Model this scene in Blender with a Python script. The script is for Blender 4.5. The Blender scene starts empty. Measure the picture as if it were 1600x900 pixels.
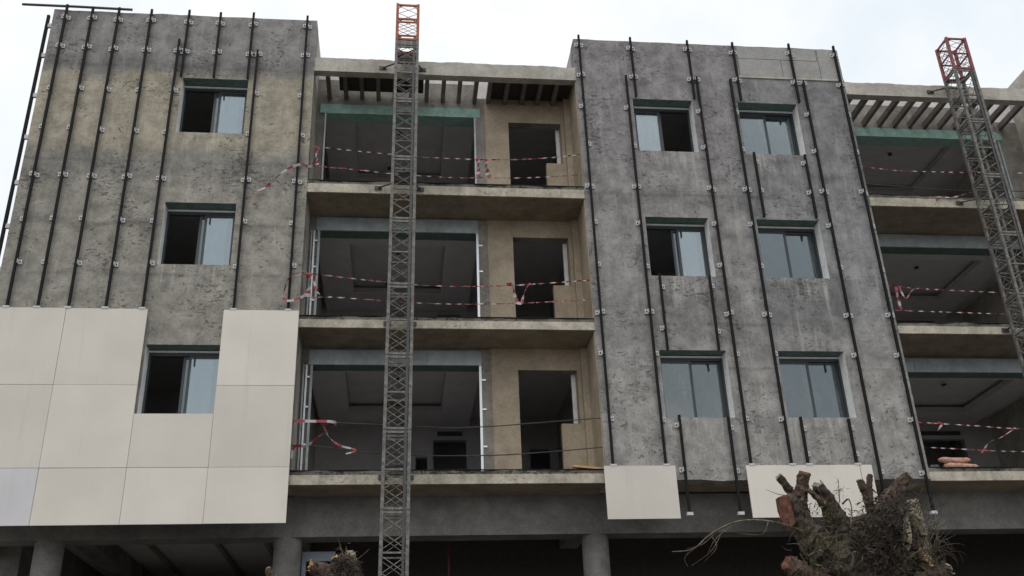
import bpy, bmesh, math, random
from mathutils import Vector, Matrix, noise
R = math.radians
sc = bpy.context.scene
C = sc.collection
random.seed(7)

# ---------------------------------------------------------------- camera
D = 18.927
yaw, pitch, roll = R(6.981), R(25.839), R(-2.2086)
fw = Vector((math.sin(yaw)*math.cos(pitch), math.cos(yaw)*math.cos(pitch), math.sin(pitch)))
rt = Vector((math.cos(yaw), -math.sin(yaw), 0)); up = rt.cross(fw)
r2 = rt*math.cos(roll) + up*math.sin(roll); u2 = up*math.cos(roll) - rt*math.sin(roll)
cam = bpy.data.cameras.new('camera'); co = bpy.data.objects.new('camera', cam); C.objects.link(co)
M = Matrix((r2, u2, -fw)).transposed().to_4x4(); M.translation = (0, -D, 1.6); co.matrix_world = M
cam.sensor_width = 36; cam.lens = 36*1581.9/1600; cam.clip_end = 3000; cam.clip_start = .1
sc.camera = co
# ---------------------------------------------------------------- sky, sun, exposure
SUN_EL, SUN_AZ = 58, 205          # azimuth clockwise from +Y (north): behind the viewer, a little to the left
w = bpy.data.worlds.new('World'); sc.world = w; w.use_nodes = True
nt = w.node_tree; nt.nodes.clear()
out = nt.nodes.new('ShaderNodeOutputWorld'); bg = nt.nodes.new('ShaderNodeBackground')
sky = nt.nodes.new('ShaderNodeTexSky'); sky.sky_type = 'NISHITA'; sky.sun_disc = False
sky.sun_elevation = R(SUN_EL); sky.sun_rotation = R(SUN_AZ); sky.air_density = 1.2; sky.dust_density = 4
tc = nt.nodes.new('ShaderNodeTexCoord'); nz = nt.nodes.new('ShaderNodeTexNoise')
nz.inputs['Scale'].default_value = 3.2; nz.inputs['Detail'].default_value = 5; nz.inputs['Roughness'].default_value = .55
cr = nt.nodes.new('ShaderNodeValToRGB')
cr.color_ramp.elements[0].position = .36; cr.color_ramp.elements[0].color = (.80, .87, .92, 1)
cr.color_ramp.elements[1].position = .56; cr.color_ramp.elements[1].color = (1, 1, 1, 1)
sc_ = nt.nodes.new('ShaderNodeVectorMath'); sc_.operation = 'SCALE'; sc_.inputs[3].default_value = 11.6   # overcast cloud, in the sky node's units
mx = nt.nodes.new('ShaderNodeMix'); mx.data_type = 'RGBA'; mx.inputs['Factor'].default_value = .88
nt.links.new(tc.outputs['Generated'], nz.inputs['Vector']); nt.links.new(nz.outputs['Fac'], cr.inputs['Fac'])
nt.links.new(cr.outputs['Color'], sc_.inputs[0]); nt.links.new(sky.outputs['Color'], mx.inputs['A']); nt.links.new(sc_.outputs[0], mx.inputs['B'])
nt.links.new(mx.outputs['Result'], bg.inputs['Color']); bg.inputs['Strength'].default_value = .1
nt.links.new(bg.outputs[0], out.inputs[0])
sl = bpy.data.lights.new('sun', 'SUN'); sl.energy = .6; sl.angle = R(35); sl.color = (1, .96, .9)
so = bpy.data.objects.new('sun', sl); C.objects.link(so)
sd = Vector((math.sin(R(SUN_AZ))*math.cos(R(SUN_EL)), math.cos(R(SUN_AZ))*math.cos(R(SUN_EL)), math.sin(R(SUN_EL))))
so.rotation_euler = sd.to_track_quat('Z', 'Y').to_euler()
vs = sc.view_settings; vs.view_transform = 'Standard'; vs.look = 'None'; vs.exposure = 0; vs.gamma = 1; vs.use_curve_mapping = False
sc.cycles.max_bounces = 7; sc.cycles.diffuse_bounces = 4; sc.cycles.transparent_max_bounces = 8

# ---------------------------------------------------------------- mesh helpers
class MB:
    def __init__(s): s.v = []; s.f = []; s.m = []
    def quad(s, a, b, c, d, m=0):
        n = len(s.v); s.v += [a, b, c, d]; s.f.append((n, n+1, n+2, n+3)); s.m.append(m)
    def box(s, x0, x1, y0, y1, z0, z1, m=0):
        n = len(s.v)
        s.v += [(x0,y0,z0),(x1,y0,z0),(x1,y1,z0),(x0,y1,z0),(x0,y0,z1),(x1,y0,z1),(x1,y1,z1),(x0,y1,z1)]
        for q in ((0,3,2,1),(4,5,6,7),(0,1,5,4),(1,2,6,5),(2,3,7,6),(3,0,4,7)):
            s.f.append(tuple(n+i for i in q)); s.m.append(m)
        return s
    def tube(s, pts, rad, n=6, m=0, cap=True, mcap=None, wob=0, seed=0, squash=1):
        pts = [Vector(p) for p in pts]; k = len(pts)
        rads = rad if isinstance(rad, (list, tuple)) else [rad]*k
        t0 = (pts[1]-pts[0]).normalized(); ref = Vector((0,0,1)) if abs(t0.z) < .9 else Vector((0,1,0))
        base = len(s.v); a = t0.cross(ref).normalized()
        for i, p in enumerate(pts):
            t = (pts[min(i+1,k-1)]-pts[max(i-1,0)]).normalized()
            a = (a - t*a.dot(t)).normalized(); b = t.cross(a)
            for j in range(n):
                an = 2*math.pi*j/n; r = rads[i]
                if wob: r *= 1 + wob*noise.noise(Vector((math.cos(an)*1.3+seed, math.sin(an)*1.3, i*.45+seed*.7))) + .55*wob*noise.noise(Vector((math.cos(an)*3.5+seed, math.sin(an)*3.5, i*.8))) + .35*wob*noise.noise(Vector((math.cos(an)*9+seed, math.sin(an)*9, i*2.1)))
                s.v.append(tuple(p + a*math.cos(an)*r + b*math.sin(an)*r*squash))
        for i in range(k-1):
            for j in range(n):
                j2 = (j+1) % n
                s.f.append((base+i*n+j, base+i*n+j2, base+(i+1)*n+j2, base+(i+1)*n+j)); s.m.append(m)
        if cap:
            s.f.append(tuple(base+j for j in reversed(range(n)))); s.m.append(m if mcap is None else mcap)
            s.f.append(tuple(base+(k-1)*n+j for j in range(n))); s.m.append(m if mcap is None else mcap)
        return s
    def mesh(s, name, mats, smooth=False):
        me = bpy.data.meshes.new(name); me.from_pydata(s.v, [], s.f)
        for m in (mats if isinstance(mats, (list, tuple)) else [mats]): me.materials.append(m)
        me.polygons.foreach_set('material_index', s.m)
        if smooth: me.polygons.foreach_set('use_smooth', [True]*len(s.f))
        me.update(); return me
    def build(s, name, mats, parent=None, smooth=False):
        return put(name, s.mesh(name, mats, smooth), parent)
def put(name, me, parent=None, loc=None, rz=0):
    o = bpy.data.objects.new(name, me); C.objects.link(o); o.parent = parent
    if loc: o.location = loc
    if rz: o.rotation_euler.z = rz
    return o
def tag(o, label=None, cat=None, group=None, kind=None):
    if label: o['label'] = label
    if cat: o['category'] = cat
    if group: o['group'] = group
    if kind: o['kind'] = kind
    return o
def empty(name, loc=(0,0,0)):
    o = bpy.data.objects.new(name, None); C.objects.link(o); o.location = loc; o.empty_display_size = .2; return o
def smooth_path(pts, per=8):
    pts = [Vector(p) for p in pts]; o = []
    for i in range(len(pts)-1):
        p0 = pts[max(i-1,0)]; p1 = pts[i]; p2 = pts[i+1]; p3 = pts[min(i+2,len(pts)-1)]
        for k in range(per):
            t = k/per
            o.append(.5*((2*p1)+(-p0+p2)*t+(2*p0-5*p1+4*p2-p3)*t*t+(-p0+3*p1-3*p2+p3)*t**3))
    o.append(pts[-1]); return o

# ---------------------------------------------------------------- material helpers
class NT:
    def __init__(s, name):
        s.mat = bpy.data.materials.new(name); s.mat.use_nodes = True; s.t = s.mat.node_tree; s.n = s.t.nodes
        s.b = s.n['Principled BSDF']; s.tc = s.n.new('ShaderNodeTexCoord'); s.obj = s.tc.outputs['Object']
    def lk(s, a, b): s.t.links.new(a, b)
    def setin(s, sock, v):
        if hasattr(v, 'is_linked'): s.lk(v, sock)
        elif isinstance(v, (tuple, list)) and len(v) == 3 and sock.type == 'RGBA': sock.default_value = (*v, 1)
        else: sock.default_value = v
    def math(s, op, a, b=0., c=None, clamp=False):
        n = s.n.new('ShaderNodeMath'); n.operation = op; n.use_clamp = clamp
        s.setin(n.inputs[0], a); s.setin(n.inputs[1], b)
        if c is not None: s.setin(n.inputs[2], c)
        return n.outputs[0]
    def mapping(s, scale=(1,1,1), loc=(0,0,0), vec=None):
        n = s.n.new('ShaderNodeMapping'); n.inputs['Scale'].default_value = scale; n.inputs['Location'].default_value = loc
        s.lk(vec or s.obj, n.inputs['Vector']); return n.outputs[0]
    def noise(s, scale, detail=5, rough=.6, vec=None, dist=0):
        n = s.n.new('ShaderNodeTexNoise'); n.inputs['Scale'].default_value = scale; n.inputs['Detail'].default_value = detail
        n.inputs['Roughness'].default_value = rough; n.inputs['Distortion'].default_value = dist
        s.lk(vec or s.obj, n.inputs['Vector']); return n.outputs['Fac']
    def step(s, v, a, b, lo=0., hi=1.):
        n = s.n.new('ShaderNodeMapRange'); n.interpolation_type = 'SMOOTHSTEP'
        s.lk(v, n.inputs['Value']); n.inputs['From Min'].default_value = a; n.inputs['From Max'].default_value = b
        n.inputs['To Min'].default_value = lo; n.inputs['To Max'].default_value = hi; return n.outputs[0]
    def mix(s, f, a, b, mode='MIX'):
        n = s.n.new('ShaderNodeMix'); n.data_type = 'RGBA'; n.blend_type = mode
        s.setin(n.inputs['Factor'], f); s.setin(n.inputs['A'], a); s.setin(n.inputs['B'], b); return n.outputs['Result']
    def xyz(s):
        n = s.n.new('ShaderNodeSeparateXYZ'); s.lk(s.obj, n.inputs[0]); return n.outputs
    def scalecol(s, col, f): return s.mix(1., col, s.comb(f), 'MULTIPLY')
    def comb(s, f):
        n = s.n.new('ShaderNodeCombineColor'); [s.lk(f, n.inputs[i]) for i in range(3)]; return n.outputs[0]
    def done(s, col=None, rough=.8, h=None, bump=.3, dist=.02, metal=0., spec=.3):
        if col is not None: s.setin(s.b.inputs['Base Color'], col)
        s.setin(s.b.inputs['Roughness'], rough); s.b.inputs['Metallic'].default_value = metal
        s.b.inputs['Specular IOR Level'].default_value = spec
        if h is not None:
            n = s.n.new('ShaderNodeBump'); n.inputs['Strength'].default_value = bump; n.inputs['Distance'].default_value = dist
            s.lk(h, n.inputs['Height']); s.lk(n.outputs[0], s.b.inputs['Normal'])
        return s.mat

def concrete(name, a, b, bands=(), fleck=.55, fleckamt=.62, streak=0, bump=.5, vary=.22, mottle=.12, lines=(), runs=()):
    """rough site concrete. bands: (x0,x1,z0,z1,soft,colour,amount) stains and pours with ragged edges"""
    m = NT(name); P = m.xyz()
    col = m.mix(m.step(m.noise(.55, 5, .6), .35, .65), a, b)
    wz = m.math('ADD', P[2], m.math('MULTIPLY', m.math('SUBTRACT', m.noise(1.1, 6, .65), .5), 1.1))
    wx = m.math('ADD', P[0], m.math('MULTIPLY', m.math('SUBTRACT', m.noise(1.4, 6, .65, m.mapping(loc=(7,3,1))), .5), 1.0))
    for (x0, x1, z0, z1, s_, c, amt) in bands:
        k = m.math('MULTIPLY', m.step(wz, z0-s_, z0+s_), m.step(wz, z1-s_, z1+s_, 1., 0.))
        if x0 > -90: k = m.math('MULTIPLY', k, m.step(wx, x0-s_, x0+s_))
        if x1 < 90: k = m.math('MULTIPLY', k, m.step(wx, x1-s_, x1+s_, 1., 0.))
        col = m.mix(m.math('MULTIPLY', k, amt), col, c)
    if lines:
        lz = m.math('ADD', P[2], m.math('MULTIPLY', m.math('SUBTRACT', m.noise(2.2, 6, .7, m.mapping(loc=(1,5,9))), .5), .16))
        brk = m.step(m.noise(.9, 3, .5, m.mapping(loc=(6,6,2))), .40, .56)
        for z_ in lines:
            ln = m.step(m.math('ABSOLUTE', m.math('SUBTRACT', lz, z_)), .005, .07, 1., 0.)
            col = m.mix(m.math('MULTIPLY', m.math('MULTIPLY', ln, brk), .36), col, (.11,.106,.10))
    if runs:
        rn = m.noise(1, 5, .65, m.mapping((9,9,.45), (4,2,7)), .4)
        for (xa, xb, z_, ln) in runs:
            k = m.math('MULTIPLY', m.step(P[0], xa-.05, xa+.12), m.step(P[0], xb-.12, xb+.05, 1., 0.))
            k = m.math('MULTIPLY', k, m.math('MULTIPLY', m.step(P[2], z_-ln, z_-ln*.15), m.step(P[2], z_, z_+.01, 1., 0.)))
            col = m.mix(m.math('MULTIPLY', k, m.step(rn, .46, .66, 0., .55)), col, (.50,.485,.43))
            col = m.mix(m.math('MULTIPLY', k, m.step(rn, .30, .44, .35, 0.)), col, (.16,.15,.125))
    med = m.noise(2.6, 8, .7); fine = m.noise(22, 4, .7)
    col = m.scalecol(col, m.step(med, .3, .7, 1-vary, 1+vary))
    col = m.scalecol(col, m.step(fine, .25, .75, .86, 1.12))
    blot = m.noise(1, 9, .72, m.mapping((1.5,1.5,2.3), (11,2,6)), .4); pale = m.noise(1, 9, .75, m.mapping((1.9,1.9,2.4), (1,22,3)), .4)
    col = m.mix(m.step(blot, .54, .64, 0., mottle), col, (.105,.102,.098)); col = m.mix(m.step(pale, .56, .66, 0., mottle*.55), col, (.40,.39,.37))
    patch = m.noise(.9, 4, .6, m.mapping(loc=(3,9,5)))
    fl = m.noise(1, 4, .65, m.mapping((8,8,15)), .6)
    thr = m.math('SUBTRACT', fl, m.math('MULTIPLY', m.math('SUBTRACT', .55, patch), .5))
    fm = m.step(thr, fleckamt, fleckamt+.05)
    fl2 = m.noise(1, 2, .5, m.mapping((17,17,26), (5,5,5)), .5)
    fm = m.math('MAXIMUM', fm, m.math('MULTIPLY', m.step(m.math('SUBTRACT', fl2, m.math('MULTIPLY', m.math('SUBTRACT', .52, patch), .5)), fleckamt+.06, fleckamt+.10), .8))
    col = m.mix(m.math('MULTIPLY', fm, fleck), col, (.035,.033,.03))
    if streak:
        stn = m.noise(1, 5, .65, m.mapping((6,6,.5), (2,2,2)), .3)
        col = m.mix(m.step(stn, .52, .72, 0., streak), col, (.42,.41,.37))
        std = m.noise(1, 5, .65, m.mapping((4.5,4.5,.35), (8,8,8)), .3)
        col = m.mix(m.step(std, .53, .74, 0., streak), col, (.12,.115,.108))
    h = m.math('SUBTRACT', m.math('ADD', m.math('MULTIPLY', med, .9), m.math('MULTIPLY', fine, .3)), m.math('MULTIPLY', fm, .9))
    return m.done(col, .92, h, bump, .02, spec=.2)
def simple(name, c, rough=.6, metal=0., var=.15, scale=6, bump=.15, spec=.4, c2=None, dist=.01):
    m = NT(name); n = m.noise(scale, 6, .65)
    col = m.scalecol(m.mix(m.step(n, .35, .65), c, c2) if c2 else m.mix(0., c, c), m.step(m.noise(scale*2.3, 5, .7, m.mapping(loc=(4,1,2))), .25, .75, 1-var, 1+var))
    return m.done(col, rough, m.noise(scale*5, 4, .6), bump, dist, metal, spec)

GREY = (.215,.208,.205); OLIVE = (.265,.255,.225)
Mt = {}
Mt['wall_a'] = concrete('concrete_left_block', (.282,.268,.238), (.335,.318,.28), bands=[
    (-99,99,16.15,30,.14,(.262,.25,.25),.85), (-99,99,15.98,16.45,.16,(.165,.157,.15),.5),
    (-99,99,13.95,16.02,.16,(.375,.34,.265),.85), (-99,99,13.3,14.0,.25,(.195,.188,.18),.5), (-99,99,12.1,12.24,.07,(.15,.145,.14),.45),
    (-99,99,10.9,11.1,.1,(.20,.195,.185),.3)], streak=.34, fleck=.6, fleckamt=.585, vary=.30, mottle=.28, lines=(16.22,13.72,12.18,11.02), runs=[(-4.93,-3.47,14.49,.9),(-4.93,-3.47,11.26,.9)])
Mt['wall_b'] = concrete('concrete_right_block', (.262,.25,.247), (.312,.30,.292), bands=[
    (-99,99,13.9,30,.5,(.252,.238,.246),.8), (-99,99,12.9,13.35,.18,(.155,.15,.147),.5),
    (7.6,99,10.1,16.6,.35,(.265,.268,.275),.8), (7.8,99,13.0,16.4,.4,(.16,.16,.16),.4), (7.7,9.8,9.9,11.1,.3,(.14,.142,.142),.6),
    (7.9,99,8.8,9.3,.14,(.17,.165,.16),.5), (4,7.4,9.7,10.6,.25,(.18,.175,.17),.35), (-99,99,5,9.2,.35,(.34,.333,.315),.7)], streak=.5, vary=.32, fleck=.57, fleckamt=.588, mottle=.42, lines=(14.9,13.2,10.05,9.05), runs=[(a_,b_,z_,.9) for a_,b_ in ((5.33,6.75),(7.86,9.31)) for z_ in (8.0,11.18,14.37)])
Mt['conc'] = concrete('concrete_plain', (.27,.26,.235), (.34,.33,.30), fleck=.35, fleckamt=.66, streak=.15, bump=.35)
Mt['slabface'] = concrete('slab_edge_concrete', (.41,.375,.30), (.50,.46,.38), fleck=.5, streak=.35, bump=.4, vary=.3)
Mt['screed'] = concrete('rough_screed', (.13,.12,.105), (.21,.195,.165), fleck=.7, fleckamt=.55, bump=1., vary=.4)
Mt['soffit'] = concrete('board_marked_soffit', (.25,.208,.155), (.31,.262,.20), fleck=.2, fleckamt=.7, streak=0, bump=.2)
Mt['parapet'] = concrete('parapet_concrete', (.40,.38,.335), (.49,.47,.42), fleck=.35, fleckamt=.66, streak=.25, bump=.3)
Mt['upstand'] = concrete('pale_upstand_plaster', (.62,.60,.59), (.72,.70,.69), fleck=.25, fleckamt=.68, streak=.15, bump=.2, vary=.12)
Mt['tan'] = concrete('tan_render', (.345,.285,.21), (.42,.35,.265), fleck=.25, fleckamt=.70, streak=.12, bump=.25, vary=.14)
Mt['brown'] = concrete('brown_concrete', (.19,.175,.155), (.27,.25,.225), fleck=.4, streak=.2, bump=.4)
Mt['joist'] = concrete('joist_concrete', (.14,.125,.115), (.20,.185,.17), fleck=.4, bump=.4)
Mt['beam'] = concrete('beam_concrete', (.17,.162,.155), (.22,.212,.20), fleck=.25, fleckamt=.68, bump=.25)
Mt['plaster'] = simple('interior_plaster', (.46,.45,.455), .9, var=.10, scale=1.5, bump=.05)
Mt['ceil'] = simple('ceiling_board', (.60,.585,.585), .9, var=.09, scale=1.2, bump=.03)
Mt['dark_fitting'] = simple('dark_outlet_and_grille', (.06,.058,.06), .9, var=.1)  # own dark colour of ceiling outlets and air grilles
Mt['jamb'] = concrete('white_jamb_plaster', (.76,.76,.75), (.82,.82,.81), fleck=.12, fleckamt=.72, bump=.15, vary=.10)
Mt['teal'] = simple('teal_insulation_board', (.22,.37,.325), .75, var=.18, scale=5, c2=(.28,.42,.38))
Mt['tealdark'] = simple('green_shutter_box', (.095,.155,.135), .7, var=.25, scale=4, c2=(.125,.19,.17))
Mt['galv'] = simple('galvanised_sheet', (.42,.47,.49), .5, .35, var=.14, scale=2.5, c2=(.34,.38,.40))
Mt['alu'] = simple('bright_aluminium', (.72,.74,.76), .35, .6, var=.06)
Mt['frame'] = simple('slate_window_frame', (.032,.042,.050), .4, var=.08, spec=.5)
Mt['rail'] = simple('black_steel_rail', (.011,.011,.012), .75, var=.25, scale=8, spec=.2)
Mt['bracket'] = simple('zinc_bracket', (.56,.56,.56), .55, .15, var=.12)
Mt['bolt'] = simple('dark_bolt', (.05,.05,.05), .5, .5)
Mt['clad'] = NT('cladding_stone')
def cladmat(name, c):
    m = NT(name); n = m.noise(.8, 4, .5); n2 = m.noise(60, 3, .6)
    g = m.n.new('ShaderNodeObjectInfo')
    col = m.scalecol(m.mix(0., c, c), m.step(n, .3, .7, .94, 1.04)); col = m.scalecol(col, m.step(n2, .3, .7, .975, 1.02))
    col = m.scalecol(col, m.step(g.outputs['Random'], 0., 1., .92, 1.03))
    st = m.noise(1, 4, .6, m.mapping((6,6,.5))); col = m.mix(m.step(st, .58, .78, 0., .22), col, (.45,.42,.38))
    return m.done(col, .55, n2, .06, .004, spec=.35)
Mt['clad'] = cladmat('cream_cladding_stone', (.69,.65,.585))
Mt['cladb'] = cladmat('bluish_cladding_stone', (.605,.59,.605))
Mt['block'] = concrete('light_masonry_block', (.33,.325,.315), (.38,.375,.36), fleck=.25, fleckamt=.7, bump=.2, vary=.1)
Mt['mast'] = simple('weathered_galvanised_steel', (.20,.198,.185), .6, .25, var=.4, scale=7, c2=(.115,.105,.095))
Mt['brace'] = simple('pale_brace_rods', (.36,.35,.325), .55, .2, var=.35, scale=9, c2=(.24,.225,.20))
Mt['mastdark'] = simple('greasy_mast_steel', (.07,.072,.072), .5, .3, var=.25, scale=7)
Mt['mastred'] = simple('orange_red_mast_paint', (.42,.115,.05), .6, 0, var=.35, scale=7, c2=(.24,.075,.045))
Mt['mastpink'] = simple('faded_red_mast_paint', (.30,.075,.085), .6, 0, var=.35, scale=7, c2=(.15,.06,.065))
Mt['tred'] = simple('red_tape', (.30,.045,.06), .4, var=.1); Mt['twhite'] = simple('white_tape', (.44,.42,.42), .6, var=.08)
Mt['cable'] = simple('dark_cable', (.05,.045,.045), .6, var=.3)
Mt['wood'] = simple('fresh_timber', (.52,.31,.14), .7, var=.2, scale=10)
Mt['board'] = simple('dark_board_and_shade', (.045,.036,.036), .7, var=.25)  # cover boards; on the added ground-floor partition it stands in for shade
Mt['bag'] = simple('orange_sack', (.50,.20,.11), .7, var=.25, scale=14, c2=(.58,.42,.36), bump=.4)
Mt['bagdark'] = simple('grey_sack', (.12,.11,.10), .8, var=.25, bump=.4)
Mt['redsteel'] = simple('red_prop_paint', (.07,.012,.014), .6, var=.2)
Mt['bluemetal'] = simple('blue_grey_metal', (.24,.28,.33), .5, .2, var=.1, scale=2)
Mt['brick'] = simple('red_brick', (.17,.10,.09), .9, var=.3, scale=9, bump=.5, c2=(.16,.115,.105))
Mt['asphalt'] = simple('asphalt', (.05,.05,.05), .9, var=.2, scale=20, bump=.4)
Mt['earth'] = simple('dusty_ground', (.125,.113,.10), .95, var=.25, scale=3, bump=.6, c2=(.16,.145,.13))
Mt['kerb'] = simple('kerb_concrete', (.20,.19,.175), .9, var=.15)

def glassmat(name, extra):
    m = NT(name); n = m.n; n.remove(m.b)
    g = n.new('ShaderNodeBsdfGlossy'); g.inputs['Roughness'].default_value = .02; g.inputs['Color'].default_value = (.86,.94,.98,1)
    t = n.new('ShaderNodeBsdfTransparent'); t.inputs['Color'].default_value = (.72,.78,.80,1)
    fr = n.new('ShaderNodeFresnel'); fr.inputs['IOR'].default_value = 1.5
    f = m.math('ADD', fr.outputs[0], extra); x = n.new('ShaderNodeMixShader')
    bp = n.new('ShaderNodeBump'); bp.inputs['Strength'].default_value = .04; bp.inputs['Distance'].default_value = .02
    m.lk(m.noise(1.2, 2, .5), bp.inputs['Height']); m.lk(bp.outputs[0], g.inputs['Normal'])
    m.lk(f, x.inputs[0]); m.lk(t.outputs[0], x.inputs[1]); m.lk(g.outputs[0], x.inputs[2])
    df = n.new('ShaderNodeBsdfDiffuse'); df.inputs['Color'].default_value = (.55,.55,.53,1); x2 = n.new('ShaderNodeMixShader')
    oi = n.new('ShaderNodeObjectInfo'); ds = m.math('MULTIPLY', m.step(m.noise(1, 6, .7, m.mapping((3,3,1.2)), .5), .38, .75, .01, .17), m.step(oi.outputs['Random'], 0., 1., .3, 1.3))
    m.lk(ds, x2.inputs[0]); m.lk(x.outputs[0], x2.inputs[1]); m.lk(df.outputs[0], x2.inputs[2])
    m.lk(x2.outputs[0], n['Material Output'].inputs[0]); return m.mat
Mt['glass'] = glassmat('sky_reflecting_glass', .062); Mt['glassbright'] = glassmat('extra_reflecting_glass', .17)  # second one: same glass with extra reflection put in, for half-open sashes

# ---------------------------------------------------------------- ground
tag(MB().box(-400, 400, -400, 600, -.5, 0).build('ground', Mt['earth']), kind='structure')
tag(MB().box(-300, 300, -17.5, -11.2, .004, .012).build('road', Mt['asphalt']), kind='structure')
m_ = MB(); m_.box(-300, 300, -11.2, -11.0, 0, .14); tag(m_.build('kerb', Mt['kerb']), kind='structure')
tag(MB().box(-300, 300, -11.0, -7.4, .004, .12).build('pavement', Mt['kerb']), kind='structure')

# ---------------------------------------------------------------- building
B = empty('apartment_building')
tag(B, 'unfinished four storey concrete apartment block, partly clad with cream stone panels', 'building')
F = [6.95, 10.16, 13.37]            # balcony slab tops
S = [6.68, 9.90, 13.07]             # balcony slab undersides

def grid_wall(name, x0, x1, z0, z1, y0, y1, holes, mats, step=.2, jit=.006, ragtop=0., ragbot=0., parent=B, seed=0):
    """thick wall with openings; slot 0 = face, 1 = reveals' sides, 2 = reveals' heads"""
    def cuts(a, b, extra):
        c = sorted({round(v,4) for v in [a,b]+extra if a <= v <= b}); o = []
        for p, q in zip(c, c[1:]):
            k = max(1, round((q-p)/step)); o += [p+(q-p)*i/k for i in range(k)]
        return o + [b]
    xs = cuts(x0, x1, [v for h in holes for v in h[:2]]); zs = cuts(z0, z1, [v for h in holes for v in h[2:]])
    inh = lambda x, z: any(h[0] < x < h[1] and h[2] < z < h[3] for h in holes)
    onh = lambda x, z: any(h[0]-1e-3 <= x <= h[1]+1e-3 and h[2]-1e-3 <= z <= h[3]+1e-3 for h in holes)
    mb = MB(); nx = len(xs)
    for z in zs:
        for x in xs:
            y = y0; zz = z
            if not onh(x, z): y += jit*noise.noise(Vector((x*1.7+seed, z*1.7, seed)))*1.6
            if z == z1 and ragtop: zz += ragtop*(noise.noise(Vector((x*2.2, seed, 1.3))) + .7*noise.noise(Vector((x*7, seed, 4.3))))
            if z == z0 and ragbot: zz += ragbot*(noise.noise(Vector((x*2.2, seed, 7.3))) + .7*noise.noise(Vector((x*7, seed, 9.3))))
            mb.v.append((x, y, zz))
    off = len(mb.v)
    for z in zs:
        for x in xs: mb.v.append((x, y1, mb.v[zs.index(z)*nx+xs.index(x)][2] if z in (z0, z1) else z))
    def F_(q, m): mb.f.append(q); mb.m.append(m)
    for j in range(len(zs)-1):
        for i in range(nx-1):
            if inh((xs[i]+xs[i+1])/2, (zs[j]+zs[j+1])/2): continue
            a, b, c, d = j*nx+i, j*nx+i+1, (j+1)*nx+i+1, (j+1)*nx+i
            F_((a,b,c,d), 0); F_((off+d,off+c,off+b,off+a), 0)
            for (di, dj, e0, e1) in ((-1,0,d,a),(1,0,b,c),(0,-1,a,b),(0,1,c,d)):
                ii, jj = i+di, j+dj
                if not (0 <= ii < nx-1 and 0 <= jj < len(zs)-1): F_((e0,off+e0,off+e1,e1), 0)
                elif inh((xs[ii]+xs[ii+1])/2, (zs[jj]+zs[jj+1])/2): F_((e0,off+e0,off+e1,e1), 2 if dj == 1 and False else (2 if dj == -1 else 1))
    return mb.build(name, mats, parent)

WZ = [(8.0,9.46), (11.18,12.63), (14.37,15.81)]
winL = [(-4.93,-3.47,8.06,9.49), (-4.93,-3.47,11.26,12.72), (-4.91,-3.47,14.49,15.94)]
winR = [(5.33,6.75,a,b) for a,b in WZ] + [(7.86,9.31,a,b) for a,b in WZ]
LB = grid_wall('front_wall', -7.93, -2.03, 6.70, 17.72, 0, .40, winL, [Mt['wall_a'],Mt['jamb'],Mt['tealdark']], ragtop=.02, ragbot=.02, seed=1)
RB = grid_wall('front_wall', 4.02, 10.62, 6.72, 17.50, 0, .40, winR, [Mt['wall_b'],Mt['jamb'],Mt['tealdark']], ragtop=.012, ragbot=.03, seed=2)
NB = grid_wall('front_wall', 15.78, 22, 6.72, 17.50, 0, .40, [(17.1,18.55,a,b) for a,b in WZ], [Mt['wall_b'],Mt['jamb'],Mt['tealdark']], ragtop=.012, seed=3, step=.4)
# masonry infill blocks at the parapet corner
for (a,b,c,d) in ((8.04,10.03,17.115,17.47), (8.04,9.1,16.60,17.10), (9.112,10.06,16.60,17.10), (10.075,10.60,16.56,17.475)):
    MB().box(a, b, -.018, .05, c, d).build('masonry_block', Mt['block'], B)
MB().box(7.98, 10.62, -.03, .05, 16.53, 16.585).build('mortar_ledge', Mt['parapet'], B)
# side walls of the blocks (parapet height at the front, roofed behind)
for x0, x1, zt, mt in ((-7.93,-7.55,17.70,'parapet'), (-2.41,-2.03,17.68,'parapet'), (4.02,4.40,17.47,'parapet'), (10.24,10.62,17.47,'parapet'), (15.78,16.1,17.47,'parapet')):
    MB().box(x0, x1, .401, 14, 6.71, zt).build('side_wall', [Mt[mt]], B)
for x0, x1 in ((-7.55,-2.41), (4.40,10.24), (16.1,22)):
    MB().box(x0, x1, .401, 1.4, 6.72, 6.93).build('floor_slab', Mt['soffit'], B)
MB().box(-8.3, 22, 14.0, 14.3, 0, 17).build('rear_wall', Mt['plaster'], B)
MB().box(21.7, 22, .41, 14.0, 0, 6.7).build('side_wall', Mt['plaster'], B)
# interior floors, roof, room back walls, all behind the fronts
for z0, z1 in ((6.69,6.94), (9.88,10.14), (13.05,13.35)):
    MB().box(-7.54, 21.6, 1.42, 13.98, z0, z1).build('floor_slab', Mt['ceil'], B)
for z0, z1 in ((9.88,10.14), (13.05,13.35)):
    for x0, x1 in ((-7.54,-2.42), (4.41,10.23), (16.11,21.9)): MB().box(x0, x1, .402, 1.419, z0, z1).build('floor_slab', Mt['ceil'], B)
MB().box(-7.54, 21.6, 1.42, 13.98, 16.46, 16.75).build('roof_slab', Mt['ceil'], B)
for x0, x1 in ((-7.54,-2.42), (4.41,10.23), (16.11,21.9)): MB().box(x0, x1, .402, 1.419, 16.46, 16.75).build('roof_slab', Mt['ceil'], B)

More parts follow.
